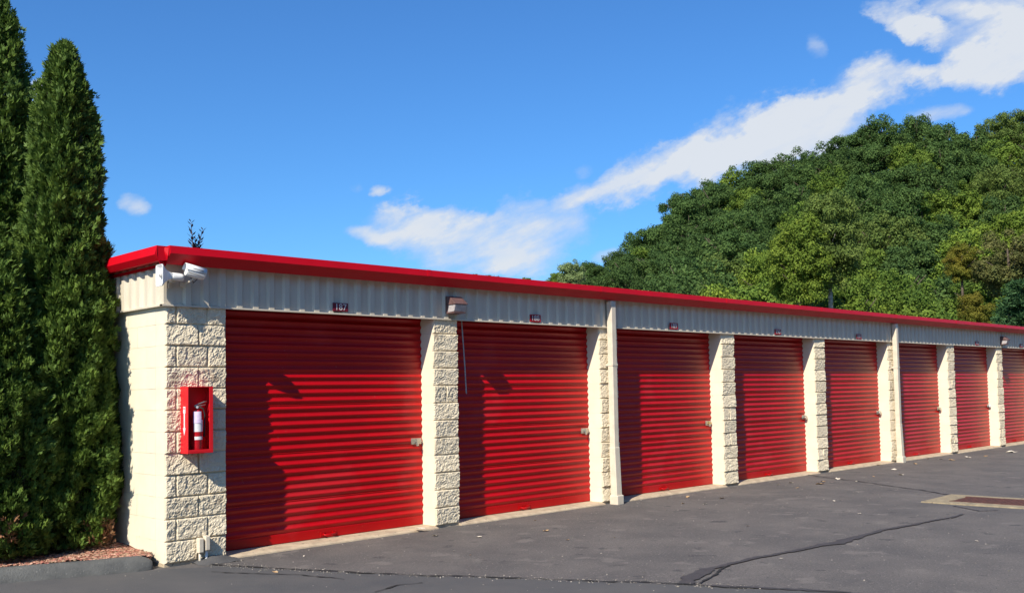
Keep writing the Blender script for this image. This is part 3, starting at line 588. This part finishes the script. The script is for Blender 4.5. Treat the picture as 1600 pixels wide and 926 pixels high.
for i, (x, y, p, s) in enumerate(LV):
    q = hit(x, y, 2, .006)
    o = link('litter_scrap' if p else 'fallen_leaf', (lp_ if p else lm)[i % 4], None, drape(q[0], q[1], .006), (random.uniform(-.2, .2), random.uniform(-.2, .2), random.uniform(0, 6)), (s*1.35,)*3)
    tag(o, None, 'litter' if p else 'leaf', 'pale scraps on the asphalt' if p else 'fallen leaves on the asphalt'); LT.setdefault((p, near(q[0])), []).append((x, s, o))
for (p, w), L in LT.items():
    L.sort(key=lambda q: q[0]); nm = [''] if len(L) == 1 else [a+' from left, ' for a in ('first', 'second', 'third', 'fourth', 'fifth', 'sixth', 'seventh', 'eighth', 'ninth', 'tenth')]
    for i, (x, s, o) in enumerate(L): o['label'] = '%s %s on asphalt, %sbefore the %s roller door' % ('tiny' if s < .025 else 'small', 'pale scrap' if p else 'dry brown leaf', nm[i], w)
q = hit(657, 826, 2, .034)
tag(link('litter_scrap', lp_[1], None, (q[0], q[1], .04), (.1, 0, 1.2), (.09, .09, .05)), 'white crumpled scrap on the sill at the right end of the first roller door', 'litter')

# ------------------------------------------------------------------ arborvitae
def spray_tree(H, rad, n, seed, clipx=None, wander=0., lump=.30):
    """flattened fan sprays over a lumpy column; rad(f) = radius at height fraction f"""
    r = np.random.default_rng(seed); f = r.random(n)**.92; th = r.uniform(0, 2*PI, n)
    base = np.array([rad(q) for q in np.linspace(0, 1, 200)]); R = np.interp(f, np.linspace(0, 1, 200), base)
    keep = r.random(n) < np.clip(R/base.max(), .22, 1); f, th, R = f[keep], th[keep], R[keep]; n = len(f)
    z = f*H
    nz = np.array([noise.noise(Vector((math.cos(t)*1.6, math.sin(t)*1.6, zz*1.5+seed)))+.9*noise.noise(Vector((math.cos(t)*3.2, math.sin(t)*3.2, zz*3.6+seed*2))) for t, zz in zip(th, z)])
    nz2 = np.array([noise.noise(Vector((math.cos(t)*6, math.sin(t)*6, zz*9+seed))) for t, zz in zip(th, z)])
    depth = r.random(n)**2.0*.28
    rr = R*(.96+lump*nz-depth)+.085*nz2+.016*r.normal(size=n)
    c = np.stack([rr*np.cos(th), rr*np.sin(th), z], 1)
    out = np.stack([np.cos(th), np.sin(th), np.zeros(n)], 1)
    updir = np.stack([np.zeros(n), np.zeros(n), np.ones(n)], 1)
    d = out*r.uniform(.25, 1.0, n)[:, None]+updir*r.uniform(.5, 1.3, n)[:, None]+r.normal(0, .35, (n, 3)); d /= np.linalg.norm(d, axis=1)[:, None]
    s = np.cross(d, r.normal(size=(n, 3))); s /= np.linalg.norm(s, axis=1)[:, None]; nn = np.cross(d, s)
    L = r.uniform(.035, .078, n)[:, None]*(1.0)
    # each spray: a fan of three narrow leaflets, two faces each
    Vv = []; Ff = []; k = 0
    for a, ln in ((-.55, .75), (0, 1.), (.55, .75)):
        dv = d*math.cos(a)+s*math.sin(a); sv = s*math.cos(a)-d*math.sin(a); wd = L*.115
        p0 = c; p1 = c+dv*L*ln*.5+sv*wd+nn*wd*.5; p2 = c+dv*L*ln; p3 = c+dv*L*ln*.5-sv*wd-nn*wd*.5
        Vv.append(np.stack([p0, p1, p2, p3], 1))
    Vv = np.stack(Vv, 1).reshape(-1, 3)
    if clipx is not None: Vv[:, 0] = np.minimum(Vv[:, 0], clipx+.0*Vv[:, 0])
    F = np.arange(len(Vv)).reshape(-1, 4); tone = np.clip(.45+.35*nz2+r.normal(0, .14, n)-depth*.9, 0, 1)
    return Vv, F, np.repeat(tone, 3)
def arborvitae(label, loc, H, rad, n, seed, clip=None, lean=(0, 0)):
    t = thing('arborvitae', label, 'tree', loc, group='arborvitae trees beside the end wall')
    tr = MB().tube([(0, 0, -.06), (.02, 0, H*.3), (0, .01, H*.65), (0, 0, H*.93)], [.07, .055, .03, .008], 8); obj('trunk', tr, M_['bark'], t)
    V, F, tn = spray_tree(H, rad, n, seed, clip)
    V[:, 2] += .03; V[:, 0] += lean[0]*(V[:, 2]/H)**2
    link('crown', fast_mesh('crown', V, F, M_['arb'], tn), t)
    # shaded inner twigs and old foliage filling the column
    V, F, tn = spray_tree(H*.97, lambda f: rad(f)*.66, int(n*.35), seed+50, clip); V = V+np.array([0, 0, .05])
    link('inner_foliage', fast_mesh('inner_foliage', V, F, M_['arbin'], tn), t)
    return t
def prof(pts): 
    xs_, ys_ = zip(*pts); return lambda f: float(np.interp(f, xs_, ys_))
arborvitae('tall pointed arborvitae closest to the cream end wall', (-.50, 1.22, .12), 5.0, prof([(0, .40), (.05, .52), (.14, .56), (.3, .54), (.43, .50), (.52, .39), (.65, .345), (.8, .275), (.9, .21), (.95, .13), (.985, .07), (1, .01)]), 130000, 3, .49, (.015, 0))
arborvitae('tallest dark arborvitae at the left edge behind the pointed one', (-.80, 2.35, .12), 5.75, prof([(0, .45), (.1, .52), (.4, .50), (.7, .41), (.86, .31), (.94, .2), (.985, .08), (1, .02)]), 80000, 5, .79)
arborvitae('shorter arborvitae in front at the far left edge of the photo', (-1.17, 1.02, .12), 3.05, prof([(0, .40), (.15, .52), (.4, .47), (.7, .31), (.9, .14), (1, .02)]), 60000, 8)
# brown dead sprays near the foot
r_ = np.random.default_rng(4); 
for (x, y, yy, k) in ((8, 830, .62, 60), (152, 832, .80, 70)):
    p = hit(x, y, 1, yy); V, F, tn = spray_tree(.22, lambda f: .09, 260, int(x)+90); V = V+np.array([p[0], p[1], p[2]-.1]); V[:, 0] = np.minimum(V[:, 0], -.01)
    o = link('dead_sprays', fast_mesh('dead_sprays', V, F, M_['arbdead'], tn), bpy.data.objects['arborvitae'] if x > 100 else bpy.data.objects['arborvitae.002'])
    o.matrix_parent_inverse = Matrix.Translation(-Vector(o.parent.location))

# ------------------------------------------------------------------ broadleaf trees
def crown_mesh(name, seed, n, m, nl=46, shape=(1, 1, 1.05), leaf=.06, lobe=(.20, .38), droop=.0, fill=.0):
    r = np.random.default_rng(seed); C_ = []; R_l = []
    while len(C_) < nl:
        p = r.normal(size=3); p /= np.linalg.norm(p); p = p*(r.uniform(.5, .92)) if r.random() < .85 else p*.3
        if p[2] < -.75: continue
        C_.append(p*np.array(shape)); R_l.append(r.uniform(*lobe))
    C_ = np.array(C_); R_l = np.array(R_l); w = R_l**2/np.sum(R_l**2); idx = r.choice(nl, n, p=w)
    d = r.normal(size=(n, 3)); d[:, 2] = d[:, 2]*.8+.25; d /= np.linalg.norm(d, axis=1)[:, None]
    rad = R_l[idx]*(r.uniform(.6, 1.08, n)+.30*np.abs(r.normal(size=n))); c = C_[idx]+d*rad[:, None]*np.array([1, 1, .8])
    nrm_ = d*1.1+np.array([0, 0, .35])+r.normal(0, .42, (n, 3)); nrm_ /= np.linalg.norm(nrm_, axis=1)[:, None]
    a = np.cross(nrm_, r.normal(size=(n, 3))); a /= np.linalg.norm(a, axis=1)[:, None]; b = np.cross(nrm_, a)
    s = leaf*r.uniform(.55, 1.25, n)[:, None]
    V = np.stack([c-a*s, c+b*s*.6+nrm_*s*.1, c+a*s, c-b*s*.6-nrm_*s*.15], 1).reshape(-1, 3); F = np.arange(4*n).reshape(-1, 4)
    tone = np.clip(r.normal(.5, .2, n)+(r.random(nl)[idx]-.5)*.5, 0, 1)
    return fast_mesh(name, V, F, m, tone)
def trunk_mesh(seed, m, H=2.4):
    r = random.Random(seed); g = MB(); g.tube([(0, 0, -H), (.02, .01, -H*.5), (.03, -.02, 0), (0, 0, .5)], [.075, .055, .042, .016], 8)
    for i in range(9):
        z = r.uniform(-.8, .35); a = r.uniform(0, 2*PI); l = r.uniform(.45, .8); p = Vector((.02, 0, z)); q = p+Vector((math.cos(a)*l*.5, math.sin(a)*l*.5, .22)); e = p+Vector((math.cos(a)*l, math.sin(a)*l, r.uniform(.3, .6)))
        g.tube([p, q, e], [.024, .016, .006], 5)
    return g.mesh('trunk', m)
TR = [trunk_mesh(i, M_['bark']) for i in range(3)]; TRP = trunk_mesh(9, M_['palebark'])
CR = {}
for i, k in enumerate(('fol_dark', 'fol_mid', 'fol_lime', 'fol_olive')):
    CR[k] = [crown_mesh('crown', 100+10*i+j, 30000, M_[k], nl=150+20*j, shape=((1, 1, 1.1), (1.05, .95, .95), (.9, .95, 1.25))[j], leaf=.030, lobe=((.07, .19), (.06, .17), (.07, .18))[j]) for j in range(3)]
for k, sh in (('fol_brown', (1, 1, 1)), ('fol_gold', (.8, .8, 1.1)), ('fol_pale', (.7, .7, 1.3)), ('fol_pine', (.9, .9, 1.2))):
    CR[k] = [crown_mesh('crown', 300+len(k), 20000, M_[k], nl=90, shape=sh, leaf=.032, lobe=(.08, .2))]
def sky_y(x): return -9*(x > 1050)+np.interp(x, [640, 760, 850, 880, 905, 960, 985, 1080, 1130, 1200, 1300, 1380, 1450, 1500, 1540, 1600, 1750, 2000, 2300], [470, 455, 440, 424, 414, 400, 366, 300, 274, 248, 220, 188, 192, 205, 196, 172, 160, 170, 230])
def roof_y(x): return 437+(x-800)*.0925
def front_y(x): return np.interp(x, [850, 960, 1060, 1150, 1240, 1290, 1400, 1480, 1540, 1600, 1800, 2300], [440, 425, 470, 405, 335, 300, 305, 265, 220, 205, 200, 260])
bases = []; HILL = []
def place(kind, x, y, depth, s, label, cat='tree', name='broadleaf_tree', group=None, v_=0, zs=1., trunk=None, H=2.2):
    """bearing x,y of the crown top, distance depth, crown radius s (m)"""
    d = ray(x, y); p = CAM+d*depth; cz = p[2]-s*1.10*zs
    t = thing(name, label if isinstance(label, str) else None, cat, (p[0], p[1], cz-H*s), (0, 0, random.uniform(0, 6.28)), group)
    if not isinstance(label, str): HILL.append((t, label))
    link('crown', CR[kind][v_ % len(CR[kind])], t, (0, 0, H*s), (random.uniform(-.1, .1), random.uniform(-.1, .1), 0), (s, s, s*zs))
    link('trunk', trunk or TR[v_ % 3], t, (0, 0, H*s), (0, 0, 0), (s, s, s))
    bases.append((p[0], p[1], cz-H*s+.4)); return t
LAB = {'fol_dark': ('dark green oak on the upper slope of the wooded hill', 'dark oaks along the hill crest'),
       'fol_mid': ('mid green leafy tree on the lower slope of the wooded hill', 'green trees on the hillside'),
       'fol_lime': ('light yellow-green leafy tree on the lower slope of the wooded hill', 'yellow-green trees on the hillside'),
       'fol_olive': ('olive green tree with browner leaves on the wooded hill', 'olive trees on the hillside')}
rr_ = random.Random(21)
rows = [0.0, .12, .24, .37, .5, .63, .76, .89, 1.0]
for ri, t in enumerate(rows):
    dep = 46+78*t; x = 852+rr_.uniform(0, 25)
    if t > .7: x = 875
    while x < 1770:
        s = rr_.uniform(2.4, 3.3)+1.0*t
        yt = roof_y(min(x, 1650))-(24 if x > 960 else 12); ys_ = sky_y(x)
        y = yt+(ys_-yt)*t+rr_.uniform(-9, 9)*(1 if t < 1 else .7)
        if y < ys_-4: y = ys_-4
        wpx = FPX*s/dep
        span = yt-ys_
        ok = (span > 14 or t in (0.0, 1.0)) and (span > 90 or ri % 2 == 0)
        if ok and not (1690 < x and rr_.random() < .35):
            behind = y < front_y(x)-4
            kind = rr_.choices(['fol_dark', 'fol_mid', 'fol_olive'], [72, 23, 5])[0] if behind else rr_.choices(['fol_mid', 'fol_lime', 'fol_olive', 'fol_dark'], [46, 36, 11, 7])[0]
            if x < 1010 and not behind: kind = rr_.choice(['fol_mid', 'fol_mid', 'fol_dark'])
            
            if x > 1560 and t > .55: kind = rr_.choice(['fol_mid', 'fol_dark', 'fol_olive'])
            place(kind, x, y, dep+rr_.uniform(-3, 3), s*(.5 if x < 915 else .7 if x < 990 else 1), (t, x, y, kind), group=LAB[kind][1], v_=rr_.randrange(3), zs=rr_.uniform(.9, 1.2))
        x += wpx*rr_.uniform(.8, 1.15)
# single trees one can point to
place('fol_pale', 892, 402, 44, .95, 'pale silvery green slender tree at the left foot of the wooded hill', v_=0, name='slender_tree')
place('fol_mid', 872, 418, 64, 1.0, 'small green tree top just left of the pale slender tree above the roof', v_=1)
place('fol_dark', 768, 424, 70, .95, 'small dark tree top alone above the roof left of the hill', v_=1)
place('fol_dark', 742, 427, 72, .55, 'tiny dark tree top beside the lone one above the roof', v_=0)
place('fol_mid', 822, 431, 70, .5, 'tiny green tree top between the lone tree and the hill', v_=0)
place('fol_brown', 1572, 352, 43, 1.7, 'brown and thinning tree near the right edge of the hillside', v_=0)
place('fol_gold', 1500, 370, 44, 1.0, 'small tree with orange tinted leaves left of the brown one', v_=0)
place('fol_gold', 1520, 446, 41, 1.0, 'low yellow-green bush just above the roof near the right', v_=0, name='bush')
place('fol_olive', 1292, 300, 45, 1.75, 'tall feathery olive tree with pale trunk in the middle of the hillside', v_=2, zs=1.25, trunk=TRP, H=2.6)
place('fol_lime', 1245, 338, 44, 1.7, 'light green tree left of the feathery pale trunked tree', v_=2, zs=1.1)
# pine at the lower right: whorled tiers of drooping branches
def pine(x, y, depth, H, label):
    d = ray(x, y); p = CAM+d*depth; t = thing('pine_tree', label, 'tree', (p[0], p[1], p[2]-H)); r = np.random.default_rng(3); bases.append((p[0], p[1], p[2]-H+.3))
    obj('trunk', MB().tube([(0, 0, -.5), (0, 0, H*.95)], [.16, .03], 8), M_['bark'], t); cs = []; ds = []
    for k in range(26):
        f = k/25; z = H*(.12+.86*f); L = 2.3*(1-f)**.8+.15
        for j in range(9):
            a = r.uniform(0, 2*PI)
            for q in np.linspace(.15, 1, int(14*L/2)+3):
                for w in range(9):
                    cs.append((math.cos(a)*L*q+r.normal()*.1, math.sin(a)*L*q+r.normal()*.1, z+.25*L*q-.1*q*q*L+r.normal()*.05)); ds.append((math.cos(a), math.sin(a), .3))
    cs = np.array(cs); ds = np.array(ds)+r.normal(0, .6, (len(cs), 3)); ds /= np.linalg.norm(ds, axis=1)[:, None]; s = np.cross(ds, r.normal(size=ds.shape)); s /= np.linalg.norm(s, axis=1)[:, None]; L = .2
    V = np.stack([cs-s*.025, cs+s*.025, cs+ds*L+s*.015, cs+ds*L-s*.015], 1).reshape(-1, 3)
    link('crown', fast_mesh('crown', V, np.arange(len(V)).reshape(-1, 4), M_['fol_pine'], r.random(len(cs))), t)
pine(1590, 440, 36, 7.5, 'blue-green pine just above the roof at the right edge')
# unseen trees added behind the camera to keep low sky off the doors
Vs, Fs, Ts, ofs = [], [], [], 0
rb = random.Random(31)
src = [me for k in ('fol_dark', 'fol_mid') for me in CR[k]]; arr = []
for me in src[:3]:
    v_ = np.empty(len(me.vertices)*3, dtype=np.float32); me.vertices.foreach_get('co', v_); arr.append(v_.reshape(-1, 4, 3)[::2].reshape(-1, 3))
for i in range(15):
    x = -14+i*5.2+rb.uniform(-1, 1); y = -25+rb.uniform(-2, 2)-abs(x-15)*.05; s = rb.uniform(4.2, 5.6)
    v_ = arr[i % 3]; a = rb.uniform(0, 6.28); c_, s_ = math.cos(a), math.sin(a); q = np.stack([v_[:, 0]*c_-v_[:, 1]*s_, v_[:, 0]*s_+v_[:, 1]*c_, v_[:, 2]*1.25], 1)*s
    q = q+np.array([x, y, s*1.15]); Vs.append(q); Fs.append(np.arange(len(q)).reshape(-1, 4)+ofs); ofs += len(q); Ts.append(RNG.random(len(q)//4))
tag(link('added_treeline', fast_mesh('added_treeline', np.concatenate(Vs), np.concatenate(Fs), M_['fol_dark'], np.concatenate(Ts))), 'mass of dark leafy trees added out of view to block low sky light', 'trees', kind='stuff')
# a label for each hillside tree: colour, height on the slope, and the roller door it rises over
KW = {'fol_dark': 'dark green oak', 'fol_mid': 'mid green tree', 'fol_lime': 'yellow-green tree', 'fol_olive': 'olive green tree'}
LV_ = lambda t: 'just above the roof' if t < .18 else 'low on the hill' if t < .43 else 'halfway up the hill' if t < .7 else 'high on the hill' if t < .95 else 'on the hill crest'
DX = [(960, 'third'), (1130, 'fourth'), (1280, 'fifth'), (1398, 'sixth'), (1488, 'seventh'), (1566, 'eighth')]
buck = {}
for o, (t, x, y, kind) in HILL:
    w = 'left of the downpipe' if x < 960 else 'past the right edge' if x > 1602 else 'above the %s roller door' % [n for a, n in DX if x >= a][-1]
    if x < 960: w = 'above the second roller door'
    buck.setdefault((kind, LV_(t), w), []).append((x, o))
for (kind, lv, w), L in buck.items():
    L.sort(key=lambda q: q[0]); nm = {1: [''], 2: ['left of two, ', 'right of two, ']}.get(len(L)) or [a+' from left, ' for a in ('first', 'second', 'third', 'fourth', 'fifth', 'sixth', 'seventh', 'eighth', 'ninth')]
    for i, (x, o) in enumerate(L): o['label'] = '%s %s, %s%s' % (KW[kind], lv, nm[i], w)
# purple-leaved sprig poking over the eave near the corner
def sprig():
    t = thing('roof_sprig', 'small dark leafy sprig sticking up above the eave near the corner', 'plant', (.50, .42, 2.90)); g = MB(); lv = []; r = random.Random(5)
    for (dx, dy, h) in ((-.03, 0, .44), (.10, .0, .37), (.03, .02, .27), (.06, -.02, .2)):
        pts = [(0, 0, 0), (dx*.4, dy, h*.5), (dx*1.0, dy, h)]; g.tube(pts, [.006, .005, .002], 5)
        for i in range(20):
            f = .3+.7*i/19; a = i*2.4; p = Vector((dx*f, dy, h*f)); d = Vector((math.cos(a), math.sin(a), .9)).normalized(); s = d.cross(Vector((0, 0, 1))).normalized(); l = .085*(1.2-f*.6); lv.append((p, d, s, l))
    obj('stem', g, M_['bark'], t); V = []
    for p, d, s, l in lv: V += [p, p+d*l*.5+s*l*.2, p+d*l, p+d*l*.5-s*l*.2]
    V = np.array([tuple(q) for q in V]); link('leaves', fast_mesh('leaves', V, np.arange(len(V)).reshape(-1, 4), M_['fol_purple'], RNG.random(len(lv))), t)
sprig()
# hill terrain under the trees
bs = np.array(bases); gx = np.linspace(15, 190, 60); gy = np.linspace(8.6, 150, 60)
V = []
for y in gy:
    for x in gx:
        d2 = (bs[:, 0]-x)**2+(bs[:, 1]-y)**2; w = 1/(d2+4)**2; z = (w*bs[:, 2]).sum()/w.sum()
        fade = min(1, max(0, (y-8.6)/10))*min(1, max(0, (x-15)/10)); dist = math.sqrt(d2.min()); z = z*math.exp(-max(0, dist-12)/40)
        V.append((x, y, -.02+(max(z, 0)+.02)*fade))
n = 60; F = np.array([(j*n+i, j*n+i+1, (j+1)*n+i+1, (j+1)*n+i) for j in range(n-1) for i in range(n-1)])
tag(link('hillside', fast_mesh('hillside', np.array(V), F, M_['soil'], smooth=True)), kind='structure')
print('objects', len(bpy.data.objects))
